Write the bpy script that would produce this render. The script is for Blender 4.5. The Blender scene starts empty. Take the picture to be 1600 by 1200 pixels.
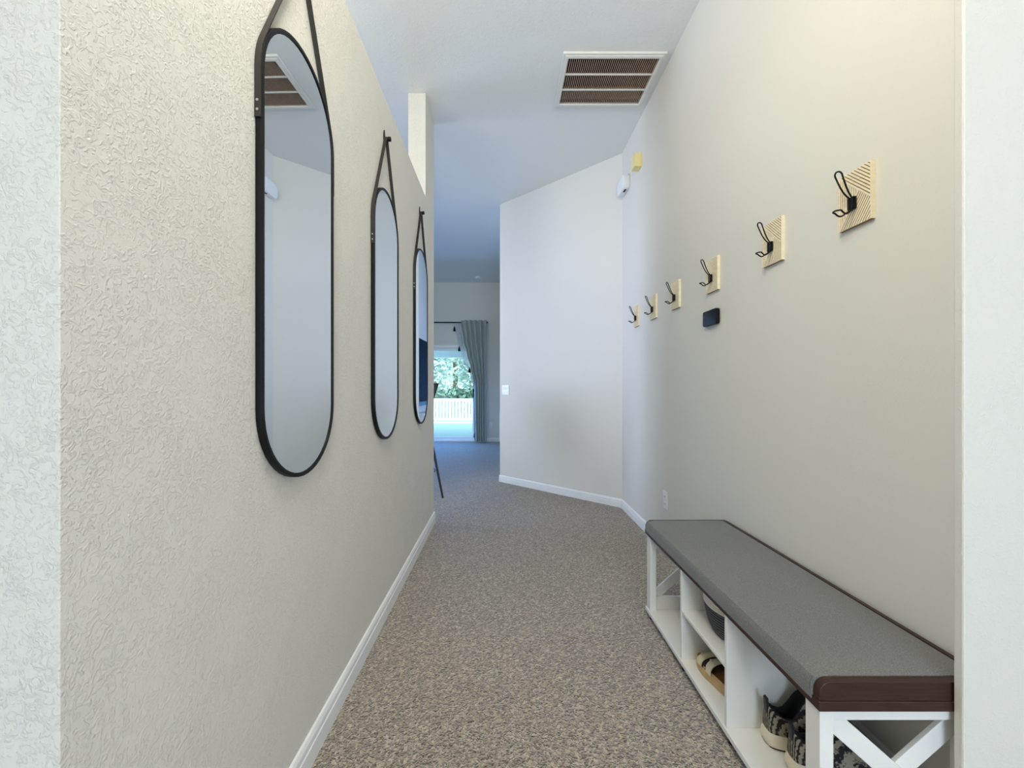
import bpy, bmesh, math, random
from mathutils import Vector, Matrix
random.seed(7)
R = math.radians
scene = bpy.context.scene
col = scene.collection

# ------------------------------------------------------------------ camera, world, lights, exposure
cd = bpy.data.cameras.new('camera')
cd.sensor_fit = 'HORIZONTAL'
cd.sensor_width = 36.0
cd.lens = 36.0 * 640 / 1600
cd.shift_x = 13 / 1600
cd.shift_y = 6 / 1600
cd.clip_start = 0.02
cd.clip_end = 300
cam = bpy.data.objects.new('camera', cd)
cam.location = (0, 0, 1.17)
cam.rotation_euler = (R(90), 0, 0)
col.objects.link(cam)
scene.camera = cam

scene.view_settings.view_transform = 'Standard'
scene.view_settings.look = 'None'
scene.view_settings.exposure = 0.1
scene.view_settings.gamma = 1.0
scene.view_settings.use_curve_mapping = False

world = bpy.data.worlds.new('world')
scene.world = world
world.use_nodes = True
bg = world.node_tree.nodes['Background']
bg.inputs['Color'].default_value = (0.52, 0.80, 1.0, 1)
bg.inputs['Strength'].default_value = 2.3

def area(name, loc, rot, sx, sy, power, color, spread=180):
    l = bpy.data.lights.new(name, 'AREA')
    l.shape = 'RECTANGLE'; l.size = sx; l.size_y = sy
    l.energy = power; l.color = color; l.spread = R(spread)
    o = bpy.data.objects.new(name, l)
    o.location = loc; o.rotation_euler = rot
    col.objects.link(o)
    return o
sun = bpy.data.lights.new('sun', 'SUN'); sun.energy = 4.4; sun.angle = R(0.6); sun.color = (1, 0.97, 0.9)
so = bpy.data.objects.new('sun', sun); so.rotation_euler = (R(38), R(12), 0); col.objects.link(so)
# daylight through the open front door, behind the camera
area('front_door_daylight', (0.60, -2.62, 1.1), (R(90), 0, 0), 1.0, 1.9, 56, (0.70, 0.79, 1.0))
def globe(name, loc, power, color, radius):
    l = bpy.data.lights.new(name, 'POINT'); l.energy = power; l.color = color; l.shadow_soft_size = radius
    o = bpy.data.objects.new(name, l); o.location = loc; col.objects.link(o)
# added unseen point fills: mouth of the hall (above the frame), room left of it
globe('hall_fill', (-0.18, 0.40, 2.95), 60, (1.0, 0.955, 0.80), 0.2)
globe('left_room_fill', (-1.75, 1.7, 2.96), 36, (1.0, 0.98, 0.92), 0.22)
# sky light coming through the sliding glass door
area('sliding_door_daylight', (-1.8, 8.84, 1.05), (R(-60), 0, 0), 2.3, 1.9, 100, (0.10, 0.34, 1.0))
area('added_window_fill', (-5.03, 4.4, 1.8), (0, R(-90), R(-3)), 1.4, 1.8, 26, (0.56, 0.66, 1.0), 60)  # fill from an added, unseen left window, brightens the angled wall

# ------------------------------------------------------------------ materials
def srgb(r, g, b):
    f = lambda c: ((c / 255) / 12.92) if c / 255 <= 0.04045 else (((c / 255) + 0.055) / 1.055) ** 2.4
    return (f(r), f(g), f(b), 1)

def new_mat(name):
    m = bpy.data.materials.new(name); m.use_nodes = True
    nt = m.node_tree
    return m, nt, nt.nodes['Principled BSDF']

def simple(name, color, rough=0.5, metal=0.0, var=0.06, scale=30, bump=0.0, bscale=200, stretch=None, spec=0.5):
    """colour with slight procedural variation and optional fine relief"""
    m, nt, p = new_mat(name)
    N, L = nt.nodes, nt.links
    tc = N.new('ShaderNodeTexCoord')
    mp = N.new('ShaderNodeMapping')
    if stretch: mp.inputs['Scale'].default_value = stretch
    L.new(tc.outputs['Object'], mp.inputs['Vector'])
    nz = N.new('ShaderNodeTexNoise'); nz.inputs['Scale'].default_value = scale; nz.inputs['Detail'].default_value = 4
    L.new(mp.outputs['Vector'], nz.inputs['Vector'])
    cr = N.new('ShaderNodeValToRGB')
    c = color
    cr.color_ramp.elements[0].position = 0.3; cr.color_ramp.elements[1].position = 0.7
    cr.color_ramp.elements[0].color = tuple(max(0, x * (1 - var)) for x in c[:3]) + (1,)
    cr.color_ramp.elements[1].color = tuple(min(1, x * (1 + var)) for x in c[:3]) + (1,)
    L.new(nz.outputs['Fac'], cr.inputs['Fac'])
    L.new(cr.outputs['Color'], p.inputs['Base Color'])
    p.inputs['Roughness'].default_value = rough
    p.inputs['Metallic'].default_value = metal
    p.inputs['Specular IOR Level'].default_value = spec
    if bump:
        n2 = N.new('ShaderNodeTexNoise'); n2.inputs['Scale'].default_value = bscale; n2.inputs['Detail'].default_value = 3
        L.new(mp.outputs['Vector'], n2.inputs['Vector'])
        b = N.new('ShaderNodeBump'); b.inputs['Strength'].default_value = bump; b.inputs['Distance'].default_value = 0.003
        L.new(n2.outputs['Fac'], b.inputs['Height'])
        L.new(b.outputs['Normal'], p.inputs['Normal'])
    return m

def plaster(name, color, strength=0.35, scale=38, rough=0.75):
    """painted drywall with a knock-down texture"""
    m, nt, p = new_mat(name)
    N, L = nt.nodes, nt.links
    tc = N.new('ShaderNodeTexCoord')
    a = N.new('ShaderNodeTexNoise'); a.inputs['Scale'].default_value = scale; a.inputs['Detail'].default_value = 5
    a.inputs['Roughness'].default_value = 0.6; a.inputs['Distortion'].default_value = 1.6
    L.new(tc.outputs['Object'], a.inputs['Vector'])
    r = N.new('ShaderNodeMapRange'); r.interpolation_type = 'SMOOTHSTEP'
    r.inputs['From Min'].default_value = 0.47; r.inputs['From Max'].default_value = 0.64
    L.new(a.outputs['Fac'], r.inputs['Value'])
    f = N.new('ShaderNodeTexNoise'); f.inputs['Scale'].default_value = 260; f.inputs['Detail'].default_value = 2
    L.new(tc.outputs['Object'], f.inputs['Vector'])
    mx = N.new('ShaderNodeMath'); mx.operation = 'MULTIPLY_ADD'; mx.inputs[1].default_value = 0.18
    L.new(f.outputs['Fac'], mx.inputs[0]); L.new(r.outputs['Result'], mx.inputs[2])
    b = N.new('ShaderNodeBump'); b.inputs['Strength'].default_value = strength; b.inputs['Distance'].default_value = 0.006
    pn = N.new('ShaderNodeTexNoise'); pn.inputs['Scale'].default_value = 9; pn.inputs['Detail'].default_value = 2
    L.new(tc.outputs['Object'], pn.inputs['Vector'])
    pr = N.new('ShaderNodeMapRange'); pr.inputs['From Min'].default_value = 0.35; pr.inputs['From Max'].default_value = 0.65
    pr.inputs['To Min'].default_value = 0.25; pr.inputs['To Max'].default_value = 1.15
    L.new(pn.outputs['Fac'], pr.inputs['Value'])
    pm = N.new('ShaderNodeMath'); pm.operation = 'MULTIPLY'
    L.new(mx.outputs[0], pm.inputs[0]); L.new(pr.outputs['Result'], pm.inputs[1])
    L.new(pm.outputs[0], b.inputs['Height']); L.new(b.outputs['Normal'], p.inputs['Normal'])
    v = N.new('ShaderNodeTexNoise'); v.inputs['Scale'].default_value = 1.3; v.inputs['Detail'].default_value = 3
    L.new(tc.outputs['Object'], v.inputs['Vector'])
    cr = N.new('ShaderNodeValToRGB')
    cr.color_ramp.elements[0].color = tuple(x * 0.98 for x in color[:3]) + (1,)
    cr.color_ramp.elements[1].color = tuple(min(1, x * 1.02) for x in color[:3]) + (1,)
    L.new(v.outputs['Fac'], cr.inputs['Fac']); L.new(cr.outputs['Color'], p.inputs['Base Color'])
    p.inputs['Roughness'].default_value = rough
    p.inputs['Specular IOR Level'].default_value = 0.3
    return m

def carpet_mat():
    m, nt, p = new_mat('carpet')
    N, L = nt.nodes, nt.links
    tc = N.new('ShaderNodeTexCoord')
    d = N.new('ShaderNodeTexNoise'); d.inputs['Scale'].default_value = 60; d.inputs['Detail'].default_value = 3
    L.new(tc.outputs['Object'], d.inputs['Vector'])
    va = N.new('ShaderNodeVectorMath'); va.operation = 'SCALE'; va.inputs['Scale'].default_value = 0.02
    L.new(d.outputs['Color'], va.inputs[0])
    vb = N.new('ShaderNodeVectorMath'); vb.operation = 'ADD'
    L.new(tc.outputs['Object'], vb.inputs[0]); L.new(va.outputs['Vector'], vb.inputs[1])
    vo = N.new('ShaderNodeTexVoronoi'); vo.inputs['Scale'].default_value = 150; vo.inputs['Randomness'].default_value = 1
    L.new(vb.outputs['Vector'], vo.inputs['Vector'])
    sep = N.new('ShaderNodeSeparateColor'); L.new(vo.outputs['Color'], sep.inputs['Color'])
    cr = N.new('ShaderNodeValToRGB')
    e = cr.color_ramp.elements
    e[0].position = 0.0; e[0].color = srgb(84, 64, 46)
    e[1].position = 1.0; e[1].color = srgb(228, 212, 184)
    for pos, c in ((0.25, (118, 96, 72)), (0.55, (156, 134, 106)), (0.8, (192, 172, 140))):
        q = e.new(pos); q.color = srgb(*c)
    L.new(sep.outputs['Red'], cr.inputs['Fac'])
    L.new(cr.outputs['Color'], p.inputs['Base Color'])
    sub = N.new('ShaderNodeMath'); sub.operation = 'SUBTRACT'; sub.inputs[0].default_value = 1
    L.new(vo.outputs['Distance'], sub.inputs[1])
    mul = N.new('ShaderNodeMath'); mul.operation = 'MULTIPLY_ADD'; mul.inputs[1].default_value = 0.6
    L.new(sep.outputs['Green'], mul.inputs[0]); L.new(sub.outputs[0], mul.inputs[2])
    b = N.new('ShaderNodeBump'); b.inputs['Strength'].default_value = 1.0; b.inputs['Distance'].default_value = 0.010
    L.new(mul.outputs[0], b.inputs['Height']); L.new(b.outputs['Normal'], p.inputs['Normal'])
    p.inputs['Roughness'].default_value = 0.6
    p.inputs['Specular IOR Level'].default_value = 0.4
    p.inputs['Sheen Weight'].default_value = 0.8
    p.inputs['Sheen Roughness'].default_value = 0.4
    return m

def fabric(name, c1, c2, scale=420, bump=0.3, rough=0.95, sheen=0.2):
    m, nt, p = new_mat(name)
    N, L = nt.nodes, nt.links
    tc = N.new('ShaderNodeTexCoord')
    n = N.new('ShaderNodeTexNoise'); n.inputs['Scale'].default_value = scale; n.inputs['Detail'].default_value = 3
    L.new(tc.outputs['Object'], n.inputs['Vector'])
    cr = N.new('ShaderNodeValToRGB')
    cr.color_ramp.elements[0].position = 0.35; cr.color_ramp.elements[0].color = c1
    cr.color_ramp.elements[1].position = 0.65; cr.color_ramp.elements[1].color = c2
    L.new(n.outputs['Fac'], cr.inputs['Fac']); L.new(cr.outputs['Color'], p.inputs['Base Color'])
    b = N.new('ShaderNodeBump'); b.inputs['Strength'].default_value = bump; b.inputs['Distance'].default_value = 0.002
    L.new(n.outputs['Fac'], b.inputs['Height']); L.new(b.outputs['Normal'], p.inputs['Normal'])
    p.inputs['Roughness'].default_value = rough
    p.inputs['Sheen Weight'].default_value = sheen
    return m

def banded(name, c1, c2, scale, direction='Z', dist=3.0, rough=0.8, bump=0.4, lo=0.4, hi=0.6, dscale=2.0):
    m, nt, p = new_mat(name)
    N, L = nt.nodes, nt.links
    tc = N.new('ShaderNodeTexCoord')
    w = N.new('ShaderNodeTexWave'); w.wave_type = 'BANDS'; w.bands_direction = direction
    w.inputs['Scale'].default_value = scale; w.inputs['Distortion'].default_value = dist
    w.inputs['Detail'].default_value = 2; w.inputs['Detail Scale'].default_value = dscale
    L.new(tc.outputs['Object'], w.inputs['Vector'])
    cr = N.new('ShaderNodeValToRGB')
    cr.color_ramp.elements[0].position = lo; cr.color_ramp.elements[0].color = c1
    cr.color_ramp.elements[1].position = hi; cr.color_ramp.elements[1].color = c2
    L.new(w.outputs['Fac'], cr.inputs['Fac']); L.new(cr.outputs['Color'], p.inputs['Base Color'])
    b = N.new('ShaderNodeBump'); b.inputs['Strength'].default_value = bump; b.inputs['Distance'].default_value = 0.002
    L.new(w.outputs['Fac'], b.inputs['Height']); L.new(b.outputs['Normal'], p.inputs['Normal'])
    p.inputs['Roughness'].default_value = rough
    return m

M = {}
M['wall'] = plaster('wall_paint', srgb(226, 222, 212), 0.46, 74)
M['wall_soft'] = plaster('wall_paint_soft', srgb(226, 222, 212), 0.24, 74)
M['wall_smooth'] = plaster('wall_paint_fine', srgb(226, 222, 212), 0.10, 90)
M['ceiling'] = plaster('ceiling_paint', srgb(240, 240, 236), 0.22, 60)
M['carpet'] = carpet_mat()
M['trim'] = simple('white_trim', srgb(240, 240, 238), 0.4, var=0.02, scale=8)
M['white_wood'] = simple('white_bench_paint', srgb(238, 236, 230), 0.45, var=0.02, scale=10, bump=0.05)
M['dark_wood'] = simple('dark_walnut', srgb(52, 26, 16), 0.45, var=0.35, scale=14, bump=0.08, stretch=(1.2, 14, 14))
M['black'] = simple('black_metal', srgb(12, 11, 12), 0.5, var=0.15, scale=40, spec=0.25)
M['leather'] = simple('brown_leather', srgb(36, 29, 25), 0.5, var=0.12, scale=60, bump=0.1, bscale=400)
M['steel'] = simple('steel', srgb(205, 205, 205), 0.3, metal=1.0, var=0.03)
M['cushion'] = fabric('grey_cushion', srgb(96, 94, 92), srgb(128, 126, 122))
M['seam'] = simple('seam_thread', srgb(88, 86, 84), 0.9, var=0.1)
M['pine'] = simple('pale_pine', srgb(246, 232, 200), 0.55, var=0.06, scale=10, stretch=(1, 1, 12), bump=0.05)
M['pine_base'] = simple('pine_groove', srgb(150, 118, 78), 0.7, var=0.08, scale=12)
M['cream_plastic'] = simple('yellowed_plastic', srgb(242, 226, 160), 0.5, var=0.03, scale=20)
M['plastic'] = simple('white_plastic', srgb(240, 240, 238), 0.35, var=0.02, scale=12)
M['slot'] = simple('dark_slot', srgb(18, 18, 18), 0.6, var=0.1)
M['vent_white'] = simple('vent_enamel', srgb(236, 234, 228), 0.35, var=0.02)
M['louver'] = simple('louver_metal', srgb(190, 160, 136), 0.5, var=0.12, scale=25)
M['duct'] = simple('duct_liner', srgb(28, 20, 15), 0.9, var=0.3, scale=14)
M['filter'] = banded('duct_filter', srgb(96, 72, 44), srgb(164, 138, 92), 9, 'Y', 1.5)
M['curtain'] = fabric('sage_curtain', srgb(164, 172, 162), srgb(190, 198, 188), 300, 0.2)
M['tv'] = simple('tv_screen', srgb(10, 11, 14), 0.7, var=0.1, spec=0.06)
M['stool'] = simple('black_stool', srgb(22, 22, 24), 0.45, var=0.15)
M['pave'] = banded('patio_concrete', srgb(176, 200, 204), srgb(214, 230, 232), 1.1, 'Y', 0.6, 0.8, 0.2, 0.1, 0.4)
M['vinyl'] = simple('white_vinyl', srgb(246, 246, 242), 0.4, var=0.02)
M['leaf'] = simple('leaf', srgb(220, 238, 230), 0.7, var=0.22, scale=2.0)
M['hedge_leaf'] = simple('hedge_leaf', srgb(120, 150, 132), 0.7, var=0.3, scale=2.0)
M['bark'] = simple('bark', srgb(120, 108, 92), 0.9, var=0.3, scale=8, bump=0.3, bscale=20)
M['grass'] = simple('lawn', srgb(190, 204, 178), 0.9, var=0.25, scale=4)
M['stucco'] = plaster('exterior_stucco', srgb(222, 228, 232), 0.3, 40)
M['basket_white'] = banded('white_weave', srgb(206, 198, 190), srgb(236, 230, 222), 38, 'Z', 0.4, 0.85, 0.6)
M['basket_dark'] = banded('charcoal_weave', srgb(26, 26, 28), srgb(96, 96, 100), 30, 'Z', 0.4, 0.85, 0.8)
M['tan'] = simple('tan_suede', srgb(196, 164, 118), 0.85, var=0.08, scale=60, bump=0.1)
M['cork'] = simple('footbed', srgb(120, 84, 46), 0.8, var=0.15, scale=80)
M['strap'] = simple('cream_strap', srgb(216, 204, 176), 0.6, var=0.05, scale=60)
M['dark_lining'] = simple('dark_lining', srgb(40, 26, 22), 0.9, var=0.1)
M['sole'] = simple('off_white_rubber', srgb(226, 214, 190), 0.6, var=0.06, scale=25)
M['outsole'] = simple('black_rubber', srgb(30, 26, 26), 0.8, var=0.1)
M['knit'] = banded('striped_knit', srgb(34, 30, 30), srgb(150, 142, 122), 42, 'Y', 3.0, 0.9, 0.6, 0.3, 0.7, 3.0)
M['black_knit'] = fabric('black_knit', srgb(10, 10, 12), srgb(24, 24, 26), 500, 0.4)
M['tassel'] = simple('black_tassel', srgb(22, 24, 28), 0.9, var=0.1)

# mirror glass
m, nt, p = new_mat('mirror_glass')
p.inputs['Metallic'].default_value = 1.0; p.inputs['Roughness'].default_value = 0.015
n = nt.nodes.new('ShaderNodeTexNoise'); n.inputs['Scale'].default_value = 2
cr = nt.nodes.new('ShaderNodeValToRGB')
cr.color_ramp.elements[0].color = (0.70, 0.745, 0.755, 1); cr.color_ramp.elements[1].color = (0.72, 0.765, 0.775, 1)
nt.links.new(n.outputs['Fac'], cr.inputs['Fac']); nt.links.new(cr.outputs['Color'], p.inputs['Base Color'])
M['mirror'] = m
# window glass
m, nt, p = new_mat('window_glass')
N, L = nt.nodes, nt.links
tr = N.new('ShaderNodeBsdfTransparent'); tr.inputs['Color'].default_value = (0.93, 0.98, 0.98, 1)
gl = N.new('ShaderNodeBsdfGlossy'); gl.inputs['Roughness'].default_value = 0.02
fr = N.new('ShaderNodeFresnel'); fr.inputs['IOR'].default_value = 1.45
mx = N.new('ShaderNodeMixShader')
L.new(fr.outputs['Fac'], mx.inputs['Fac']); L.new(tr.outputs['BSDF'], mx.inputs[1]); L.new(gl.outputs['BSDF'], mx.inputs[2])
L.new(mx.outputs['Shader'], N['Material Output'].inputs['Surface'])
M['glass'] = m
# sheer cloth
m, nt, p = new_mat('sheer_voile')
N, L = nt.nodes, nt.links
tr = N.new('ShaderNodeBsdfTransparent'); tr.inputs['Color'].default_value = (0.95, 0.97, 1, 1)
df = N.new('ShaderNodeBsdfDiffuse'); df.inputs['Color'].default_value = (0.86, 0.9, 0.95, 1)
tl = N.new('ShaderNodeBsdfTranslucent'); tl.inputs['Color'].default_value = (0.86, 0.9, 0.95, 1)
m1 = N.new('ShaderNodeMixShader'); m1.inputs['Fac'].default_value = 0.5
L.new(df.outputs['BSDF'], m1.inputs[1]); L.new(tl.outputs['BSDF'], m1.inputs[2])
m2 = N.new('ShaderNodeMixShader')
nz = N.new('ShaderNodeTexNoise'); nz.inputs['Scale'].default_value = 60
mr = N.new('ShaderNodeMapRange'); mr.inputs['To Min'].default_value = 0.55; mr.inputs['To Max'].default_value = 0.75
L.new(nz.outputs['Fac'], mr.inputs['Value']); L.new(mr.outputs['Result'], m2.inputs['Fac'])
L.new(tr.outputs['BSDF'], m2.inputs[1]); L.new(m1.outputs['Shader'], m2.inputs[2])
L.new(m2.outputs['Shader'], N['Material Output'].inputs['Surface'])
M['sheer'] = m

# ------------------------------------------------------------------ geometry helpers
class MB:
    def __init__(self): self.v = []; self.f = []
    def add(self, vs, fs):
        k = len(self.v)
        self.v += [tuple(x) for x in vs]
        self.f += [tuple(i + k for i in f) for f in fs]
        return self
    def box(self, x0, x1, y0, y1, z0, z1):
        vs = [(x, y, z) for z in (z0, z1) for y in (y0, y1) for x in (x0, x1)]
        return self.add(vs, [(0, 2, 3, 1), (4, 5, 7, 6), (0, 1, 5, 4), (2, 6, 7, 3), (0, 4, 6, 2), (1, 3, 7, 5)])
    def prism(self, poly, a, b, axis='z'):
        """2-D polygon extruded along an axis from a to b"""
        def P(u, v, w):
            return {'z': (u, v, w), 'x': (w, u, v), 'y': (u, w, v)}[axis]
        n = len(poly)
        vs = [P(u, v, a) for u, v in poly] + [P(u, v, b) for u, v in poly]
        fs = [tuple(range(n - 1, -1, -1)), tuple(range(n, 2 * n))]
        fs += [(i, (i + 1) % n, n + (i + 1) % n, n + i) for i in range(n)]
        return self.add(vs, fs)
    def ring(self, outer, inner, a, b, axis='z'):
        """closed band between two same-length outlines, extruded"""
        def P(u, v, w):
            return {'z': (u, v, w), 'x': (w, u, v), 'y': (u, w, v)}[axis]
        n = len(outer)
        vs = [P(*p, a) for p in outer] + [P(*p, b) for p in outer] + [P(*p, b) for p in inner] + [P(*p, a) for p in inner]
        fs = []
        for i in range(n):
            j = (i + 1) % n
            for k in range(4):
                k2 = (k + 1) % 4
                fs.append((k * n + i, k * n + j, k2 * n + j, k2 * n + i))
        return self.add(vs, fs)
    def tube(self, pts, r, n=8, closed=False, radii=None):
        pts = [Vector(p) for p in pts]
        m = len(pts)
        rings = []
        prev = None
        for i, p in enumerate(pts):
            if closed: t = pts[(i + 1) % m] - pts[i - 1]
            else: t = pts[min(i + 1, m - 1)] - pts[max(i - 1, 0)]
            t.normalize()
            if prev is None:
                up = Vector((0, 0, 1)) if abs(t.z) < 0.9 else Vector((1, 0, 0))
                u = t.cross(up).normalized()
            else:
                u = (prev - t * prev.dot(t)).normalized()
            w = t.cross(u); prev = u
            rr = radii[i] if radii else r
            rings.append([p + (u * math.cos(2 * math.pi * k / n) + w * math.sin(2 * math.pi * k / n)) * rr for k in range(n)])
        vs = [q for rg in rings for q in rg]
        fs = []
        for i in range(m if closed else m - 1):
            a = i * n; b = ((i + 1) % m) * n
            for k in range(n):
                fs.append((a + k, a + (k + 1) % n, b + (k + 1) % n, b + k))
        if not closed:
            fs.append(tuple(range(n - 1, -1, -1))); fs.append(tuple((m - 1) * n + k for k in range(n)))
        return self.add(vs, fs)
    def lathe(self, prof, c=(0, 0, 0), n=40, cap0=True, cap1=False):
        vs = []
        for r, z in prof:
            vs += [(c[0] + r * math.cos(2 * math.pi * k / n), c[1] + r * math.sin(2 * math.pi * k / n), c[2] + z) for k in range(n)]
        fs = []
        for i in range(len(prof) - 1):
            for k in range(n):
                fs.append((i * n + k, i * n + (k + 1) % n, (i + 1) * n + (k + 1) % n, (i + 1) * n + k))
        if cap0: fs.append(tuple(range(n - 1, -1, -1)))
        if cap1: fs.append(tuple((len(prof) - 1) * n + k for k in range(n)))
        return self.add(vs, fs)
    def loft(self, rings, cap0=True, cap1=True):
        n = len(rings[0])
        vs = [p for r in rings for p in r]
        fs = []
        for i in range(len(rings) - 1):
            for k in range(n):
                fs.append((i * n + k, i * n + (k + 1) % n, (i + 1) * n + (k + 1) % n, (i + 1) * n + k))
        if cap0: fs.append(tuple(range(n - 1, -1, -1)))
        if cap1: fs.append(tuple((len(rings) - 1) * n + k for k in range(n)))
        return self.add(vs, fs)
    def grid(self, fn, nu, nv):
        vs = [fn(i / nu, j / nv) for j in range(nv + 1) for i in range(nu + 1)]
        fs = [(j * (nu + 1) + i, j * (nu + 1) + i + 1, (j + 1) * (nu + 1) + i + 1, (j + 1) * (nu + 1) + i) for j in range(nv) for i in range(nu)]
        return self.add(vs, fs)
    def build(self, name, mat, parent=None, bevel=0.0, smooth=False, loc=None, seg=2, fixn=True):
        me = bpy.data.meshes.new(name)
        me.from_pydata(self.v, [], self.f)
        me.update()
        if bevel or fixn:
            bm = bmesh.new(); bm.from_mesh(me)
            if fixn: bmesh.ops.recalc_face_normals(bm, faces=bm.faces)
            if bevel:
                ed = [e for e in bm.edges if len(e.link_faces) == 2 and e.calc_face_angle(0) > 0.5]
                bmesh.ops.bevel(bm, geom=ed, offset=bevel, segments=seg, affect='EDGES', profile=0.5, clamp_overlap=True)
            bm.to_mesh(me); bm.free()
        me.materials.append(mat)
        if smooth:
            for p_ in me.polygons: p_.use_smooth = True
            try: me.set_sharp_from_angle(angle=R(40))
            except Exception: pass
        o = bpy.data.objects.new(name, me)
        col.objects.link(o)
        if parent is not None: o.parent = parent
        if loc is not None: o.location = loc
        return o

def tag(o, label=None, cat=None, group=None, kind=None):
    if label: o['label'] = label
    if cat: o['category'] = cat
    if group: o['group'] = group
    if kind: o['kind'] = kind
    return o
def thing(name, label, cat, loc=(0, 0, 0), rz=0, group=None):
    o = bpy.data.objects.new(name, None)
    o.empty_display_size = 0.05
    o.location = loc; o.rotation_euler = (0, 0, rz)
    col.objects.link(o)
    return tag(o, label, cat, group)
def dup(root, loc=None, label=None, parent=None):
    c = root.copy(); col.objects.link(c)
    if parent is not None: c.parent = parent
    for ch in list(root.children): dup(ch, parent=c)
    if loc is not None: c.location = loc
    if label: c['label'] = label
    return c
def struct(o, label, cat=None):
    o['kind'] = 'structure'; o['label'] = label
    if cat: o['category'] = cat
    return o

HC = 3.46                      # ceiling height
XL, XR = -0.607, 1.158         # hall wall faces

# ------------------------------------------------------------------ structure
fl = MB().box(-5.2, 3.2, -2.9, 8.97, -0.12, 0).build('floor', M['carpet'])
struct(fl, 'brown and grey speckled carpet floor running down the hall', 'floor')

# ceiling with an opening for the return grille
VX0, VX1, VY0, VY1 = 0.43, 1.095, 2.80, 3.30
c = MB()
c.box(-5.2, VX0, -2.9, 9.1, HC, HC + 0.15)
c.box(VX1, 3.2, -2.9, 9.1, HC, HC + 0.15)
c.box(VX0, VX1, -2.9, VY0, HC, HC + 0.15)
c.box(VX0, VX1, VY1, 9.1, HC, HC + 0.15)
struct(c.build('ceiling', M['ceiling']), 'high flat off-white ceiling over hall and far room', 'ceiling')
rf = MB().box(-5.4, 3.4, -5.2, 9.6, HC + 0.6, HC + 0.7).build('roof', M['trim'])
struct(rf, 'roof above the ceiling', 'roof')

# left wall: partial height with a full-height pillar at its far end
prof = [(0.56, 0), (3.56, 0), (3.56, HC), (3.184, HC), (3.184, 2.655), (0.69, 2.655), (0.69, HC), (0.56, HC)]
wl = MB().prism(prof, -0.742, XL, 'x').build('wall_left', M['wall'], bevel=0.0015)
struct(wl, 'textured pale left hall wall, open above, with full-height pillar at far end', 'wall')
wle = MB().box(-2.3, -0.742, 0.56, 0.69, 0, HC).build('wall_entry', M['wall_soft'])
struct(wle, 'textured wall end left of the hall mouth', 'wall')
wr = MB().box(XR, 1.32, 0.945, 4.0, 0, HC)
wr.v = [(x, (4.12 if x > 1.2 and y > 3 else y), z) for x, y, z in wr.v]
struct(wr.build('wall_right', M['wall_smooth']), 'pale right hall wall holding coat hooks', 'wall')
wj = MB().prism([(1.034, .921), (2.4, .921), (2.4, 1.02), (1.33, 1.02), (1.33, .9449), (1.037, .9449)], 0, HC).build('wall_jamb', M['wall_soft'], bevel=0.004)
struct(wj, 'textured wall edge at right of the hall mouth', 'wall')

# angled wall with rounded corner and its return into the far room
A = Vector((XR, 4.0)); B = Vector((-0.056, 5.13))
d = (B - A).normalized(); nrm = Vector((d.y, -d.x))           # nrm points away from the hall
if nrm.y < 0: nrm = -nrm
r = 0.022
cc = B - d * r + nrm * r
arc = []
a0 = math.atan2(-nrm.y, -nrm.x); a1 = math.atan2(d.y, d.x)
while a1 > a0: a1 -= 2 * math.pi
for i in range(7):
    a = a0 + (a1 - a0) * i / 6
    arc.append((cc.x + r * math.cos(a), cc.y + r * math.sin(a)))
B2 = B + nrm * 0.13
foot = [(XR, 4.0)] + arc + [(B2.x, B2.y), (0.10, B2.y + 0.08), (0.10, 8.91), (0.22, 8.91), (0.22, 5.35), (1.32, 4.3), (1.32, 4.12)]
wa = MB().prism(foot, 0, HC).build('wall_angled', M['wall_smooth'])
struct(wa, 'pale angled wall at the end of the hall with light switch', 'wall')

# far wall with sliding door opening
DX0, DX1, DZ = -3.04, -0.615, 2.07
f = MB().box(-5.2, DX0, 8.91, 9.06, 0, HC).box(DX1, 3.2, 8.91, 9.06, 0, HC).box(DX0, DX1, 8.91, 9.06, DZ, HC)
struct(f.build('wall_far', M['wall_smooth']), 'grey far wall around the sliding glass door', 'wall')
struct(MB().box(-5.2, -5.05, -2.9, 3.7, 0, HC).box(-5.2, -5.05, 5.7, 9.06, 0, HC).box(-5.2, -5.05, 3.7, 5.7, 0, 1.0).box(-5.2, -5.05, 3.7, 5.7, 2.5, HC).build('wall_outer', M['wall_smooth']), 'outer left wall of the great room', 'wall')  # window opening added out of view to let in side light
struct(MB().box(2.4, 2.55, -2.9, 0.94, 0, HC).build('wall_side', M['wall_smooth']), 'entry side wall', 'wall')
struct(MB().box(-2.3, -2.15, -2.9, 0.56, 0, HC).build('wall_foyer', M['wall_smooth']), 'entry left wall', 'wall')
b = MB().box(-2.3, -0.55, -2.9, -2.75, 0, HC).box(1.25, 2.55, -2.9, -2.75, 0, HC).box(-0.55, 1.25, -2.9, -2.75, 2.55, HC)
struct(b.build('wall_back', M['wall_smooth']), 'entry wall with front door opening', 'wall')
struct(MB().box(-1.5, 2.5, -5.2, -2.9, 2.75, 2.9).build('sun_blocker', M['trim']), 'unseen slab added to block sun at the front door', 'roof')  # added out of view to keep sun out of the door opening

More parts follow.
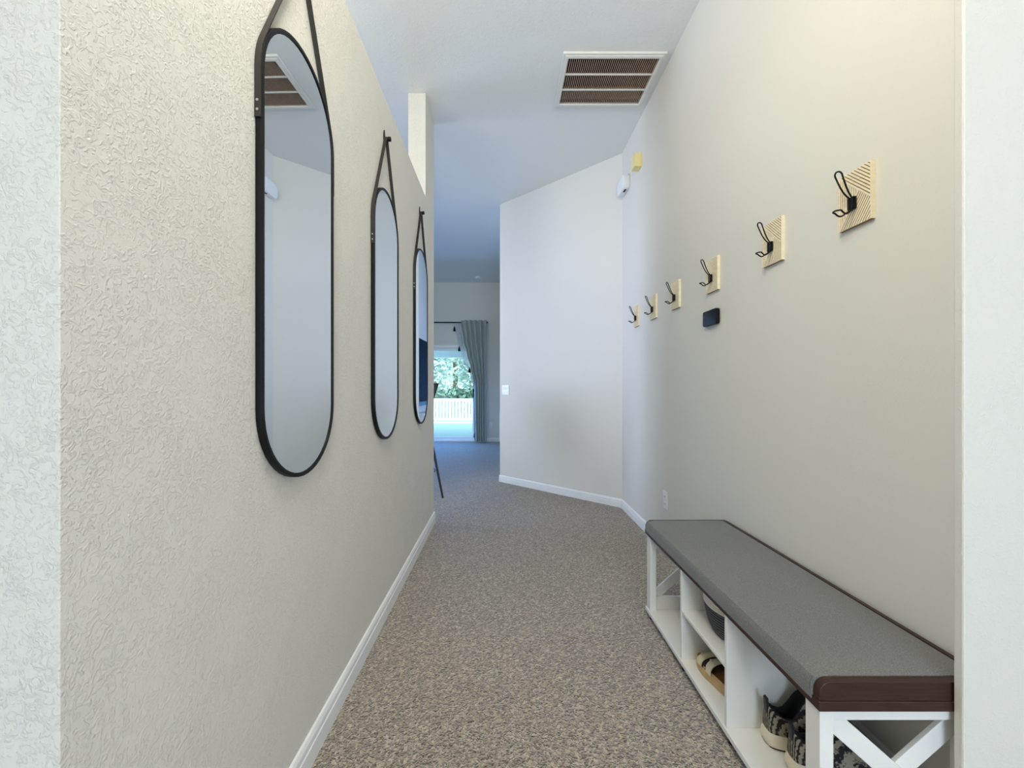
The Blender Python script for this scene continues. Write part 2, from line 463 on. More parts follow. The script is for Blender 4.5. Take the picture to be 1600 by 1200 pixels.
# baseboards (moulded profile)
BP = [(0, 0), (0.014, 0), (0.014, 0.058), (0.010, 0.061), (0.010, 0.064), (0.013, 0.068), (0.012, 0.082), (0.007, 0.094), (0, 0.096)]
def baseboard(name, pts, label, profile=BP, flip=1):
    pts = [Vector(p) for p in pts]
    rings = []
    for i, p_ in enumerate(pts):
        ds = []
        if i > 0: ds.append((p_ - pts[i - 1]).normalized())
        if i < len(pts) - 1: ds.append((pts[i + 1] - p_).normalized())
        ns = [Vector((-q.y, q.x)) * flip for q in ds]
        n_ = sum(ns, Vector((0, 0))).normalized()
        k = 1 / max(0.3, n_.dot(ns[0]))
        rings.append([(p_.x + n_.x * o * k, p_.y + n_.y * o * k, z) for o, z in profile])
    o = MB().loft(rings).build(name, M['trim'])
    return struct(o, label, 'baseboard')
baseboard('baseboard_left', [(-0.75, 3.561), (XL, 3.561), (XL, 0.559), (-2.1, 0.559)], 'white moulded baseboard along the left wall')
LOW = [(o, z * 0.86) for o, z in BP]
# angled + right run, wrapping the rounded corner
Bc = [Vector(q) for q in arc]
baseboard('baseboard_right', [(XR, 0.941), (XR, 4.0), tuple(Bc[0]), tuple(Bc[2]), tuple(Bc[4]), tuple(Bc[6]), (B2.x, B2.y)],
          'white baseboard along right wall and angled wall', LOW)
baseboard('baseboard_far', [(0.098, 8.909), (DX1 + 0.02, 8.909)], 'white baseboard at the far wall right of the curtain', LOW)

# ------------------------------------------------------------------ sliding glass door
dr = thing('door_1', 'white framed sliding glass door to the patio', 'door', (DX1, 8.91, 0))
struct(dr, 'white framed sliding glass door to the patio')
W = DX1 - DX0
MB().box(-W - .03, .03, -0.015, 0.0, DZ - 0.01, DZ + 0.03).box(-W, 0, 0.0, 0.15, DZ - 0.035, DZ).box(-W, -W + .03, 0, .15, 0, DZ).box(-0.02, 0, 0, .15, 0, DZ).box(-W, 0, -0.01, 0.15, 0.0, 0.03).build('door_frame', M['vinyl'], dr, bevel=0.003)
for k, (x0, x1, yy) in enumerate(((-W / 2 - 0.03, -0.02, 0.04), (-W + 0.03, -W / 2 + 0.03, 0.09))):
    pn = MB().box(x0, x0 + .06, yy, yy + .035, .03, DZ - .035).box(x1 - .045, x1, yy, yy + .035, .03, DZ - .035).box(x0 + .06, x1 - .045, yy, yy + .035, .03, .10).box(x0 + .06, x1 - .045, yy, yy + .035, DZ - .085, DZ - .035).build('door_panel', M['vinyl'], dr, bevel=0.003)
    MB().box(x0 + .06, x1 - .045, yy + .014, yy + .02, .10, DZ - .085).build('glass_pane', M['glass'], pn)
    if k == 0:
        MB().tube([(x1 - .03, yy, .96), (x1 - .03, yy - .045, .97), (x1 - .03, yy - .045, 1.12), (x1 - .03, yy, 1.13)], .011, 8).box(x1 - .045, x1 - .012, yy - .012, yy, 1.08, 1.15).build('door_handle', M['black'], pn)

# ------------------------------------------------------------------ outdoors
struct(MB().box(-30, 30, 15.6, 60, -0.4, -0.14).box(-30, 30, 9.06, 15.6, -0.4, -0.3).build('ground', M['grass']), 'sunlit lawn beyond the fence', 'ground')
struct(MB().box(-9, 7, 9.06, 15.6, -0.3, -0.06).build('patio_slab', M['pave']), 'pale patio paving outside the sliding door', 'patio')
lb = MB().box(-9, 7, 9.06, 12.2, 2.36, 2.5).box(-9, 7, 12.0, 12.25, 2.06, 2.36).build('lanai_roof', M['stucco'], bevel=0.01)
struct(lb, 'white patio roof and beam above the sliding door view', 'roof')
fn = thing('picket_fence', 'white picket fence across the back of the patio', 'fence', (0, 15.0, -0.06))
MB().box(-8, 6, -0.02, 0.02, 0.74, 0.84).build('rail', M['vinyl'], fn, bevel=.006)
MB().box(-8, 6, -0.02, 0.02, 0.03, 0.11).build('rail', M['vinyl'], fn, bevel=.006)
pk = None
x = -5.0
while x < 3.0:
    if pk is None:
        pk = MB().box(-.044, .044, -.011, .011, .11, .74).build('picket', M['vinyl'], fn, loc=(x, 0, 0))
    else:
        q = pk.copy(); col.objects.link(q); q.parent = fn; q.location = (x, 0, 0)
    x += 0.117
def tree(x, y, h, rad, label):
    t = thing('garden_tree', label, 'tree', (x, y, -0.14), 0, 'trees beyond the patio fence')
    MB().tube([(0, 0, 0), (.06, .03, h * .3), (-.05, .05, h * .6), (.02, 0, h * .85)], .1, 8, radii=[.16, .13, .1, .04]).build('trunk', M['bark'], t)
    br = MB()
    for k in range(6):
        a = k * 1.05 + x
        br.tube([(0, 0, h * (.4 + .06 * k)), (math.cos(a) * rad * .6, math.sin(a) * rad * .6, h * (.55 + .06 * k))], .04, 6, radii=[.05, .02])
    br.build('branch', M['bark'], t)
    lf = MB()
    rnd = random.Random(int(x * 100) + 3)
    for k in range(2600):
        u = rnd.random() * 2 * math.pi; w = rnd.uniform(-1, 1); rr = rad * (rnd.random() ** .45)
        s = math.sqrt(1 - w * w)
        p_ = Vector((rr * s * math.cos(u), rr * s * math.sin(u), h * .58 + rr * w * h * .42 / rad))
        e1 = Vector((rnd.gauss(0, 1), rnd.gauss(0, 1), rnd.gauss(0, 1))).normalized()
        e2 = e1.cross(Vector((rnd.gauss(0, 1), rnd.gauss(0, 1), rnd.gauss(0, 1)))).normalized()
        L1 = rnd.uniform(.09, .17); L2 = L1 * .45
        lf.add([p_ - e1 * L1, p_ + e2 * L2, p_ + e1 * L1, p_ - e2 * L2], [(0, 1, 2, 3)])
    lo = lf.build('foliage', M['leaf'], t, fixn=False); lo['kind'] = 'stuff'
tl = ['pale green tree seen through the sliding door, left of the door view', 'leafy tree behind the picket fence nearest the curtain',
      'tall pale tree farther back behind the picket fence', 'rounded tree at the far left beyond the patio', 'tall tree right of the door view behind the curtain']
for (x, y, h, rr), lab in zip([(-3.3, 18.6, 5.2, .95), (-1.2, 18.7, 4.6, .95), (-2.6, 21.6, 7.0, 1.5), (-6.0, 20, 6, 1.2), (0.9, 21, 7, 1.4)], tl):
    tree(x, y, h, rr, lab)
hd = thing('garden_hedge', 'low pale green hedge along the outside of the picket fence', 'hedge', (-1, 16.6, -0.14))
hb = MB(); rnd = random.Random(5)
for k in range(5200):
    p_ = Vector((rnd.uniform(-5, 4), rnd.gauss(0, .3), rnd.uniform(0, 1.25)))
    e1 = Vector((rnd.gauss(0, 1), rnd.gauss(0, 1), rnd.gauss(0, 1))).normalized()
    e2 = e1.cross(Vector((rnd.gauss(0, 1), rnd.gauss(0, 1), rnd.gauss(0, 1)))).normalized()
    hb.add([p_ - e1 * .14, p_ + e2 * .07, p_ + e1 * .14, p_ - e2 * .07], [(0, 1, 2, 3)])
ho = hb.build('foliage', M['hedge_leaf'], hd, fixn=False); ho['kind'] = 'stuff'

# ------------------------------------------------------------------ curtains
rod = thing('curtain_rod', 'black curtain rod above the sliding door', 'curtain rod', (-0.385, 8.80, 2.575))
MB().tube([(-3.2, 0, 0), (0.0, 0, 0)], .013, 10).build('pole', M['black'], rod, smooth=True)
for x in (0.0, -3.2):
    MB().lathe([(0.013, -.02), (.022, -.012), (.026, 0), (.02, .015), (.004, .022)], n=14, cap1=True).build('finial', M['black'], rod, smooth=True, loc=(x + (.02 if x == 0 else -.02), 0, 0))
for x in (-0.04, -1.6, -3.1):
    MB().box(x - .008, x + .008, -.012, .108, -.03, -.014).box(x - .018, x + .018, .102, .109, -.06, .03).build('bracket', M['black'], rod)
def lerp_tab(tab, z):
    for (z0, a), (z1, b_) in zip(tab, tab[1:]):
        if z0 >= z >= z1:
            t = (z0 - z) / (z0 - z1); t = t * t * (3 - 2 * t)
            return a + (b_ - a) * t
    return tab[-1][1] if z < tab[-1][0] else tab[0][1]
def cloth(left, right, zt, zb, y, folds, amp, phase=0.0):
    def fn(u, v):
        z = zt + (zb - zt) * v
        xl, xr = left(z), right(z)
        w = xr - xl
        a = amp * min(1.0, 0.5 + 0.5 * w / 0.5)
        return (xl + w * u + .008 * math.sin(9 * u + 6 * v), y + a * math.sin(2 * math.pi * folds * u + phase + .5 * v) + .25 * a * math.sin(11 * u + 5 * v), z)
    return fn
cu = thing('curtain', 'long sage grey-green curtain pulled to the right of the sliding door', 'curtain', (0, 0, 0))
L1 = [(2.60, -.905), (2.2, -.86), (1.9, -.79), (1.6, -.71), (1.28, -.635), (.9, -.63), (0, -.615)]
dp = MB().grid(cloth(lambda z: lerp_tab(L1, z), lambda z: -.365 - .01 * (2.6 - z) / 2.6, 2.61, 0.03, 8.725, 5.0, .055), 150, 60).build('drape', M['curtain'], cu, smooth=True, fixn=False)
for k in range(7):
    MB().ring([(.024 * math.cos(a * .3927), .024 * math.sin(a * .3927)) for a in range(16)], [(.016 * math.cos(a * .3927), .016 * math.sin(a * .3927)) for a in range(16)], -.003, .003, 'x').build('grommet', M['steel'], cu, loc=(-.87 + k * .08, 8.80, 2.575))
sh = thing('sheer_curtain', 'white sheer curtain swept behind the grey-green drape', 'curtain', (0, 0, 0))
L2 = [(2.57, -1.085), (2.2, -1.005), (1.82, -.905), (1.40, -.72), (1.19, -.635), (.9, -.63), (.03, -.65)]
MB().grid(cloth(lambda z: lerp_tab(L2, z), lambda z: lerp_tab(L2, z) + .30 - .04 * (2.57 - z), 2.57, 0.05, 8.835, 5, .016, 1.0), 70, 50).build('drape', M['sheer'], sh, smooth=True, fixn=False)
for px, z in ((-1.06, 2.42), (-.955, 1.99), (-.735, 1.53), (-.62, .14)):
    MB().lathe([(.004, .075), (.012, .06), (.014, .045), (.022, .03), (.028, -.03), (.022, -.035)], n=12, cap0=False, cap1=True).build('tassel', M['tassel'], sh, loc=(px, 8.80, z))

# ------------------------------------------------------------------ far room objects
tv = thing('television', 'large black flat television on the far room wall, seen in the third mirror', 'television', (0.10, 5.40, 0.93))
MB().box(-.075, -.045, 0, 1.62, 0, .91).build('casing', M['black'], tv, bevel=.004)
MB().box(-.0765, -.0745, .012, 1.608, .05, .90).build('screen', M['tv'], tv)
MB().box(-.046, -.001, .5, 1.1, .25, .65).build('wall_mount', M['black'], tv)
ms = thing('media_shelf', 'white floating media shelf below the television', 'shelf', (0.10, 5.42, 0.50))
MB().box(-.155, -.001, 0, 1.55, .30, .33).box(-.155, -.001, 0, 1.55, 0, .03).box(-.155, -.001, 0, .02, .03, .30).box(-.155, -.001, 1.53, 1.55, .03, .30).build('carcass', M['plastic'], ms, bevel=.003)
MB().box(-.15, -.146, .02, 1.53, .03, .30).build('door', M['tv'], ms)

st = thing('bar_stool', 'black bar stool with splayed legs beyond the end of the left wall', 'stool', (-.998, 4.425, 0), R(33))
MB().lathe([(.10, .70), (.17, .715), (.185, .74), (.18, .765), (.12, .775), (.0, .772)], n=32).build('seat', M['stool'], st, smooth=True)
def back(u, v):
    a = R(-20) + R(220) * u
    taper = math.sin(math.pi * min(1, max(0, u))) ** .35
    z0 = .80; z1 = 1.215
    rr = .19 + .11 * v ** 1.3
    return (rr * math.cos(a), rr * math.sin(a) * .9, z0 + (z1 - z0) * v)
bk = MB().grid(back, 40, 10).build('backrest', M['stool'], st, smooth=True, fixn=False)
sm = bk.modifiers.new('thick', 'SOLIDIFY'); sm.thickness = .022
for sx in (-1, 1):
    for sy in (-1, 1):
        MB().tube([(sx * .148, sy * .148, .715), (sx * .2546, sy * .2546, 0.0)], .012, 8, radii=[.016, .011]).build('leg', M['stool'], st, smooth=True)
MB().tube([(.26 * math.cos(a * math.pi / 16), .235 * math.sin(a * math.pi / 16), .27) for a in range(32)], .008, 6, closed=True).build('footrest', M['stool'], st)

def outlet(loc, axis, label, group=None, name='wall_outlet'):
    """axis 'x': plate on a wall facing -x; 'y': plate on a wall facing -y"""
    o = thing(name, label, 'outlet', loc, 0 if axis == 'x' else R(90))
    MB().box(-.006, -.0005, -.038, .038, -.062, .062).build('plate', M['plastic'], o, bevel=.002)
    for dz in (-.026, .026):
        rc = MB().box(-.0085, -.006, -.017, .017, dz - .015, dz + .015).build('receptacle', M['plastic'], o, bevel=.001)
        MB().box(-.0088, -.0084, -.0085, -.0055, dz - .006, dz + .006).box(-.0088, -.0084, .0055, .0085, dz - .006, dz + .006).build('slot', M['slot'], rc)
    return o
outlet((XR, 2.925, .368), 'x', 'white wall outlet low on the right wall above the bench end')
outlet((-.283, 8.91, .35), 'y', 'white wall outlet low on the far wall right of the curtain')
# rz = 90 deg turns local -x into -y

ang = math.atan2(-nrm.y, -nrm.x)          # facing direction of the angled wall
sp = A + (B - A) * ((XR - 0.025) / (XR + 0.056))
sw = thing('light_switch', 'white double rocker light switch on the angled wall beside its corner', 'switch', (sp.x, sp.y, 1.145), ang - math.pi)
MB().box(-.006, -.0005, -.058, .058, -.06, .06).build('plate', M['plastic'], sw, bevel=.002)
for yy in (-.023, .023):
    MB().prism([(yy - .016, 0.0), (yy + .016, 0.0)][:0] or [(-.006, -.033), (-.0095, -.033), (-.0065, .0), (-.0085, .033), (-.006, .033)], yy - .016, yy + .016, 'y').build('rocker', M['plastic'], sw)

sd = thing('smoke_detector', 'small round white smoke detector on the far room ceiling', 'smoke detector', (-.52, 8.45, HC))
MB().lathe([(.065, -.001), (.065, -.02), (.055, -.034), (.03, -.04), (.0, -.04)], n=28).build('body', M['plastic'], sd, smooth=True)
MB().lathe([(.0, -.0405), (.012, -.0405), (.012, -.045), (0, -.045)], n=14).build('test_button', M['plastic'], sd)

# ------------------------------------------------------------------ return air grille on the ceiling
vg = thing('return_air_grille', 'large white return air grille on the hall ceiling', 'vent', (0, 0, HC))
fo = [(.408, 2.785), (1.115, 2.785), (1.115, 3.322), (.408, 3.322)]
fi = [(.445, 2.825), (1.078, 2.825), (1.078, 3.285), (.445, 3.285)]
MB().ring(fo, fi, -.016, -.0005).build('frame', M['vent_white'], vg, bevel=.003)
MB().ring([(.425, 2.803), (1.098, 2.803), (1.098, 3.305), (.425, 3.305)], fi, -.021, -.015).build('inner_frame', M['vent_white'], vg, bevel=.002)
rows = [2.825, 2.978, 3.131, 3.285]
for yb in rows[1:3]:
    MB().box(.445, 1.078, yb - .004, yb + .004, -.016, -.004).build('crossbar', M['vent_white'], vg)
for k in range(3):
    y0 = rows[k] + (0.006 if k else 0); y1 = rows[k + 1] - (.006 if k < 2 else 0)
    lv = MB(); n = 45
    for i in range(n):
        x = .445 + (i + .5) * (1.078 - .445) / n
        lv.add([(x - .0035, y0, -.010), (x + .0010, y0, -.011), (x + .0055, y0, .010), (x + .0040, y0, .012),
                (x - .0035, y1, -.010), (x + .0010, y1, -.011), (x + .0055, y1, .010), (x + .0040, y1, .012)],
               [(0, 1, 2, 3), (7, 6, 5, 4), (0, 4, 5, 1), (1, 5, 6, 2), (2, 6, 7, 3), (3, 7, 4, 0)])
    o = lv.build('louvers', M['louver'], vg); o['kind'] = 'stuff'
MB().box(VX0, VX0 + .01, VY0, VY1, .012, .44).box(VX1 - .01, VX1, VY0, VY1, .012, .44).box(VX0, VX1, VY0, VY0 + .01, .012, .44).box(VX0, VX1, VY1 - .01, VY1, .012, .44).box(VX0, VX1, VY0, VY1, .43, .44).build('duct_box', M['duct'], vg)
MB().box(VX0 + .011, VX1 - .011, VY1 - .035, VY1 - .011, .02, .11).build('filter', M['filter'], vg)

# ------------------------------------------------------------------ devices on the right wall
dc = thing('door_chime', 'small yellowed box high on the right wall near the far corner', 'chime', (XR, 3.475, 3.085))
MB().box(-.062, -.010, -.045, .045, -.056, .056).build('cover', M['cream_plastic'], dc, bevel=.003)
MB().box(-.011, -.0005, -.048, .048, -.059, .059).build('back_plate', M['cream_plastic'], dc, bevel=.002)
al = thing('alarm_siren', 'white rounded alarm box high in the far corner of the right wall', 'alarm', (XR, 3.865, 3.075))
oc = []
def rrect(w, h, rr, n=6):
    o = []
    for cx, cz, a in ((w - rr, h - rr, 0), (-w + rr, h - rr, 90), (-w + rr, -h + rr, 180), (w - rr, -h + rr, 270)):
        for i in range(n + 1):
            t = R(a + 90 * i / n); o.append((cx + rr * math.cos(t), cz + rr * math.sin(t)))
    return o
MB().prism(rrect(.112, .068, .045), -.062, -.0005, 'x').build('housing', M['plastic'], al, bevel=.006, smooth=True)
MB().box(-.04, -.022, -.075, -.02, -.0695, -.067).build('slot', M['slot'], al)
kp = thing('black_sensor', 'small black rounded sensor box on the right wall below the third hook plaque', 'sensor', (XR, 2.262, 1.557))
MB().prism(rrect(.074, .042, .012), -.024, -.003, 'x').build('case', M['black'], kp, bevel=.003, smooth=True)
MB().prism(rrect(.068, .036, .01), -.004, -.0005, 'x').build('back_plate', M['black'], kp)

# ------------------------------------------------------------------ six wooden hook plaques
def clip(poly, a, b_, c_):
    """keep the part of a polygon where a*u + b*v >= c"""
    out = []
    for i, p_ in enumerate(poly):
        q = poly[(i + 1) % len(poly)]
        dp_ = a * p_[0] + b_ * p_[1] - c_; dq = a * q[0] + b_ * q[1] - c_
        if dp_ >= 0: out.append(p_)
        if dp_ * dq < 0:
            t = dp_ / (dp_ - dq); out.append((p_[0] + (q[0] - p_[0]) * t, p_[1] + (q[1] - p_[1]) * t))
    return out
PW, PH = .122, .182
def plaque():
    # local frame: y toward the far end (+), x out of the wall is negative, z up from plaque bottom
    t = thing('hook_plaque', '', 'coat hook', (XR, 1.336, 1.70), 0, 'coat hook plaques along the right wall')
    MB().box(-.0105, -.0005, -PW / 2, PW / 2, 0, PH).build('board', M['pine_base'], t)
    s = MB()
    # u: 0 at far edge, 1 at near edge -> y = PW/2 - u*PW ; v up
    C0, C1 = (0, PH * .99), (PW, PH * .37)                   # first dividing line, from the top far corner down to the near edge
    k = .62; Dm = (C0[0] + (C1[0] - C0[0]) * k, C0[1] + (C1[1] - C0[1]) * k)
    BL = (0, 0)
    regs = [([C0, C1, (PW, PH), (0, PH)], (C1[0] - C0[0], C1[1] - C0[1])),
            ([BL, Dm, C0], (0, 1)),
            ([BL, (PW, 0), C1, Dm], (Dm[0] - BL[0], Dm[1] - BL[1]))]
    for poly, dr_ in regs:
        l = math.hypot(*dr_); nx, nz = -dr_[1] / l, dr_[0] / l
        pr = [p_[0] * nx + p_[1] * nz for p_ in poly]
        lo, hi = min(pr), max(pr); pitch = .0086; q = lo
        while q < hi:
            pc = clip(clip(poly, nx, nz, q + .0004), -nx, -nz, -(q + .0054))
            if len(pc) >= 3:
                s.prism([(PW / 2 - u, v) for u, v in pc], -.0142, -.010, 'x')
            q += pitch
    so_ = s.build('slats', M['pine'], t); so_['kind'] = 'stuff'
    MB().box(-.0155, -.0005, -PW / 2 - .0025, -PW / 2, 0, PH).build('edge_band', M['pine'], t)
    MB().box(-.0155, -.0005, PW / 2, PW / 2 + .002, 0, PH).build('edge_band', M['pine'], t)
    hk = MB().box(-.020, -.0155, -.013, .013, .053, .093).build('hook_bracket', M['black'], t, bevel=.0015)
    MB().tube([(-.020, -.007, .053), (-.026, -.007, .055), (-.026, -.007, .091), (-.020, -.007, .093)], .0028, 6).tube([(-.020, .007, .053), (-.026, .007, .055), (-.026, .007, .091), (-.020, .007, .093)], .0028, 6).build('wire_wrap', M['black'], hk)
    def loop(p0, p1, w, base=.004, n=9):
        """hairpin of wire from p0 out to p1 (x, z), w wide at its round end"""
        pts = []
        for i in range(n + 1):
            f_ = i / n
            pts.append((p0[0] + (p1[0] - p0[0]) * f_, base + (w / 2 - base) * f_ ** .8, p0[1] + (p1[1] - p0[1]) * f_ - .010 * math.sin(math.pi * f_)))
        e = (p1[0] - p0[0], p1[1] - p0[1]); l = math.hypot(*e); e = (e[0] / l, e[1] / l)
        for i in range(1, 8):
            a = math.pi * i / 8
            pts.append((p1[0] + e[0] * w / 2 * math.sin(a), w / 2 * math.cos(a), p1[1] + e[1] * w / 2 * math.sin(a)))
        pts += [(x, -y, z) for x, y, z in reversed(pts[:n + 1])]
        return pts
    MB().tube(loop((-.024, .090), (-.064, .164), .026), .0026, 8).build('upper_hook', M['black'], t, smooth=True)
    MB().tube([(-.024, .004, .056), (-.027, .007, .048)] + loop((-.034, .044), (-.066, .046), .026, .009) + [(-.027, -.007, .048), (-.024, -.004, .056)], .0026, 8).build('lower_hook', M['black'], t, smooth=True)
    return t
ys = [1.277, 1.688, 2.193, 2.676, 3.083, 3.48]
labs = ['pale grooved wooden hook plaque nearest the entry, largest of the six',
        'pale wooden coat hook plaque, second from the entry, above bench middle',
        'pale wooden coat hook plaque directly above the small black sensor box',
        'pale wooden coat hook plaque, fourth from the entry, just past the black sensor',
        'pale wooden coat hook plaque, second to last before the angled wall',
        'pale wooden coat hook plaque closest to the angled wall corner']
hp = plaque()
for i, (y, lab) in enumerate(zip(ys, labs)):
    loc = (XR, y + PW / 2, 1.699)
    if i == 0: hp.location = loc; hp['label'] = lab
    else: dup(hp, loc, lab)

# ------------------------------------------------------------------ three oval mirrors hung by straps
def capsule(r_, h, n=24):
    """outline (y, z), bottom of the capsule at z = 0 with radius R0"""
    o = []
    for i in range(n + 1):
        a = math.pi * i / n
        o.append((r_ * math.cos(a), h - R0 + r_ * math.sin(a)))
    for i in range(n + 1):
        a = math.pi + math.pi * i / n
        o.append((r_ * math.cos(a), R0 + r_ * math.sin(a)))
    return o
R0, MH, MDEP = .206, 1.249, .018
def mirror():
    t = thing('oval_mirror', '', 'mirror', (XL + .002, 1.205, .912), R(-0.65), 'capsule mirrors on the left wall')
    MB().ring(capsule(R0, MH), capsule(R0 - .012, MH), .001, MDEP, 'x').build('frame', M['black'], t, bevel=.0012, smooth=True)
    MB().prism(capsule(R0 - .0122, MH), .010, .0150, 'x').build('mirror_glass', M['mirror'], t)
    MB().prism(capsule(R0 - .0122, MH), .002, .0098, 'x').build('backing', M['black'], t)
    # strap: up the far side, over the peg and down the near side
    zc = MH - R0; apex = 1.515; rs = R0 + .0012; dd = apex - zc
    al_ = math.acos(rs / dd)
    path = [(rs, zc - .125), (rs, zc - .06), (rs, zc)]
    a_end = math.pi / 2 - al_
    for i in range(1, 9):
        a = a_end * i / 8
        path.append((rs * math.cos(a), zc + rs * math.sin(a)))
    tp = path[-1]
    for i in range(1, 6):
        f_ = i / 6
        path.append((tp[0] * (1 - f_) + .010 * f_, tp[1] * (1 - f_) + (apex - .004) * f_))
    path += [(.0095, apex), (.005, apex + .0075)]
    full = path + [(0, apex + .0095)] + [(-y, z) for y, z in reversed(path)]
    outl = []
    n = len(full)
    nor = []
    for i in range(n):
        a = full[max(0, i - 1)]; b_ = full[min(n - 1, i + 1)]
        e = (b_[0] - a[0], b_[1] - a[1]); l = math.hypot(*e)
        nor.append((e[1] / l, -e[0] / l))
    th = .0028
    sm_ = MB()
    rings = []
    for (y, z), (ny, nz) in zip(full, nor):
        rings.append([(.0015, y, z), (MDEP - .001, y, z), (MDEP - .001, y + ny * th, z + nz * th), (.0015, y + ny * th, z + nz * th)])
    st_ = sm_.loft(rings).build('strap', M['leather'], t)
    for sy in (-1, 1):
        for z in (zc - .085, zc - .108):
            MB().tube([(MDEP / 2, sy * (rs + th - .001), z), (MDEP / 2, sy * (rs + th + .0015), z)], .0034, 10).build('rivet', M['steel'], st_)
    return t
def peg(y):
    g = thing('wall_peg', '', 'peg', (XL, y, .912 + 1.515), 0, 'black strap pegs above the mirrors')
    MB().prism([(.007 * math.cos(a * math.pi / 8), .012 + .045 * math.sin(a * math.pi / 8)) if False else (.0095 * math.cos(a * math.pi / 8), .004 + (.044 if a < 8 else .02) * math.sin(a * math.pi / 8)) for a in range(16)], .0005, .005, 'x').build('back_plate', M['black'], g)
    MB().tube([(.004, 0, 0), (.022, 0, .001), (.023, 0, .001), (.036, 0, .002), (.037, 0, .002)], .005, 12, radii=[.0075, .0075, .0115, .0115, .007]).build('pin', M['black'], g, smooth=True)
    return g
mlabs = ['black framed capsule mirror nearest the entry, reflecting the ceiling grille',
         'black framed capsule mirror in the middle of the three on the left wall',
         'black framed capsule mirror closest to the far end of the left wall']
m0 = mirror(); p0 = peg(1.205)
plabs = ['black wall peg above the mirror nearest the entry', 'black wall peg holding the strap of the middle mirror', 'black wall peg holding the strap of the farthest mirror']
for i, (y, lab) in enumerate(zip((1.205, 2.073, 2.947), mlabs)):
    if i == 0: m0['label'] = lab; p0['label'] = plabs[0]
    else:
        mm = dup(m0, (XL + .003, y, .912), lab); mm.rotation_euler = (0, 0, R(-0.6 if i == 1 else -0.85)); dup(p0, (XL, y, .912 + 1.515), plabs[i])

# ------------------------------------------------------------------ shoe bench
BX0, BX1, BY0, BY1 = .735, 1.142, .952, 2.115
bn = thing('shoe_bench', 'white shoe storage bench with dark wood top and grey cushion by the right wall', 'bench', ((BX0 + BX1) / 2, (BY0 + BY1) / 2, 0))
bo = bn.location
def bb(*a): 
    m_ = MB().box(*a); return m_
def bpart(mb, name, mat, bevel=.0015, parent=None, **k):
    if parent is None or parent is bn:
        mb.v = [(x - bo.x, y - bo.y, z) for x, y, z in mb.v]
    return mb.build(name, mat, bn if parent is None else parent, bevel=bevel, **k)
ZB0, ZB1, ZT = .030, .048, .421
BXB = 1.118
bpart(bb(BX0 - .006, BXB, BY0 - .0, BY1 - .005, ZB0, ZB1), 'bottom_shelf', M['white_wood'])
for x in (BX0 + .02, BXB - .03):
    for y in (BY0 + .03, 1.35, 1.70, BY1 - .04):
        bpart(MB().lathe([(.014, 0.0), (.016, ZB0)], (x, y, 0), 12, True, True), 'foot', M['outsole'], 0)
PX, PY = .032, .046
for x in (BX0, BXB - PX):
    for y in (BY0, BY1 - PY - .012):
        bpart(bb(x, x + PX, y, y + PY, ZB1, ZT), 'post', M['white_wood'])
for ye in (BY0 + .004, BY1 - .012 - .034):
    y0, y1 = ye, ye + .022
    bpart(bb(BX0 + PX, BXB - PX, y0, y1, .394, ZT), 'top_rail', M['white_wood'])
    bpart(bb(BX0 + PX, BXB - PX, y0, y1, ZB1, .112), 'bottom_rail', M['white_wood'])
    xa, xb_, za, zb_ = BX0 + PX, BXB - PX, .112, .394
    def brace(dirn, yy0, yy1):
        # a 45-degree-ish bar from corner to corner, clipped to the opening
        sl = (zb_ - za) / (xb_ - xa) * dirn
        cx, cz = (xa + xb_) / 2, (za + zb_) / 2
        hw = .030
        poly = [(xa, za), (xb_, za), (xb_, zb_), (xa, zb_)]
        poly = clip(poly, -sl, 1, cz - hw - sl * cx)
        poly = clip(poly, sl, -1, -(cz + hw - sl * cx))
        return MB().prism(poly, yy0, yy1, 'y')
    bpart(brace(-1, y0, y0 + .013), 'brace', M['white_wood'])
    bpart(brace(1, y0 + .0135, y1 + .003), 'brace', M['white_wood'])
for y in (1.350, 1.692):
    bpart(bb(BX0, BXB, y, y + .014, ZB1, ZT), 'divider', M['white_wood'])
bpart(bb(BX0 + .001, BXB, 1.364, 1.692, .238, .251), 'middle_shelf', M['white_wood'])
# dark top with end blocks and back rail
tpb = bpart(bb(BX0 - .006, BX1, BY0 - .006, BY1, ZT, .4445), 'wooden_top', M['dark_wood'], .002)
def endblock(y0, y1):
    x0, x1, z0, z1, rr = BX0 - .004, BX1, .4445, .489, .028
    poly = [(x1, z0), (x1, z1)]
    for i in range(8):
        a = R(90 + 90 * i / 7); poly.append((x0 + rr + rr * math.cos(a), z1 - rr + rr * math.sin(a)))
    poly.append((x0, z0))
    return MB().prism(poly, y0, y1, 'y')
bpart(endblock(BY0 - .004, BY0 + .016), 'end_block', M['dark_wood'], .0012)
bpart(endblock(BY1 - .018, BY1 - .001), 'end_block', M['dark_wood'], .0012)
bpart(bb(BX1 - .014, BX1, BY0 + .016, BY1 - .018, .4445, .491), 'back_rail', M['dark_wood'], .0015)
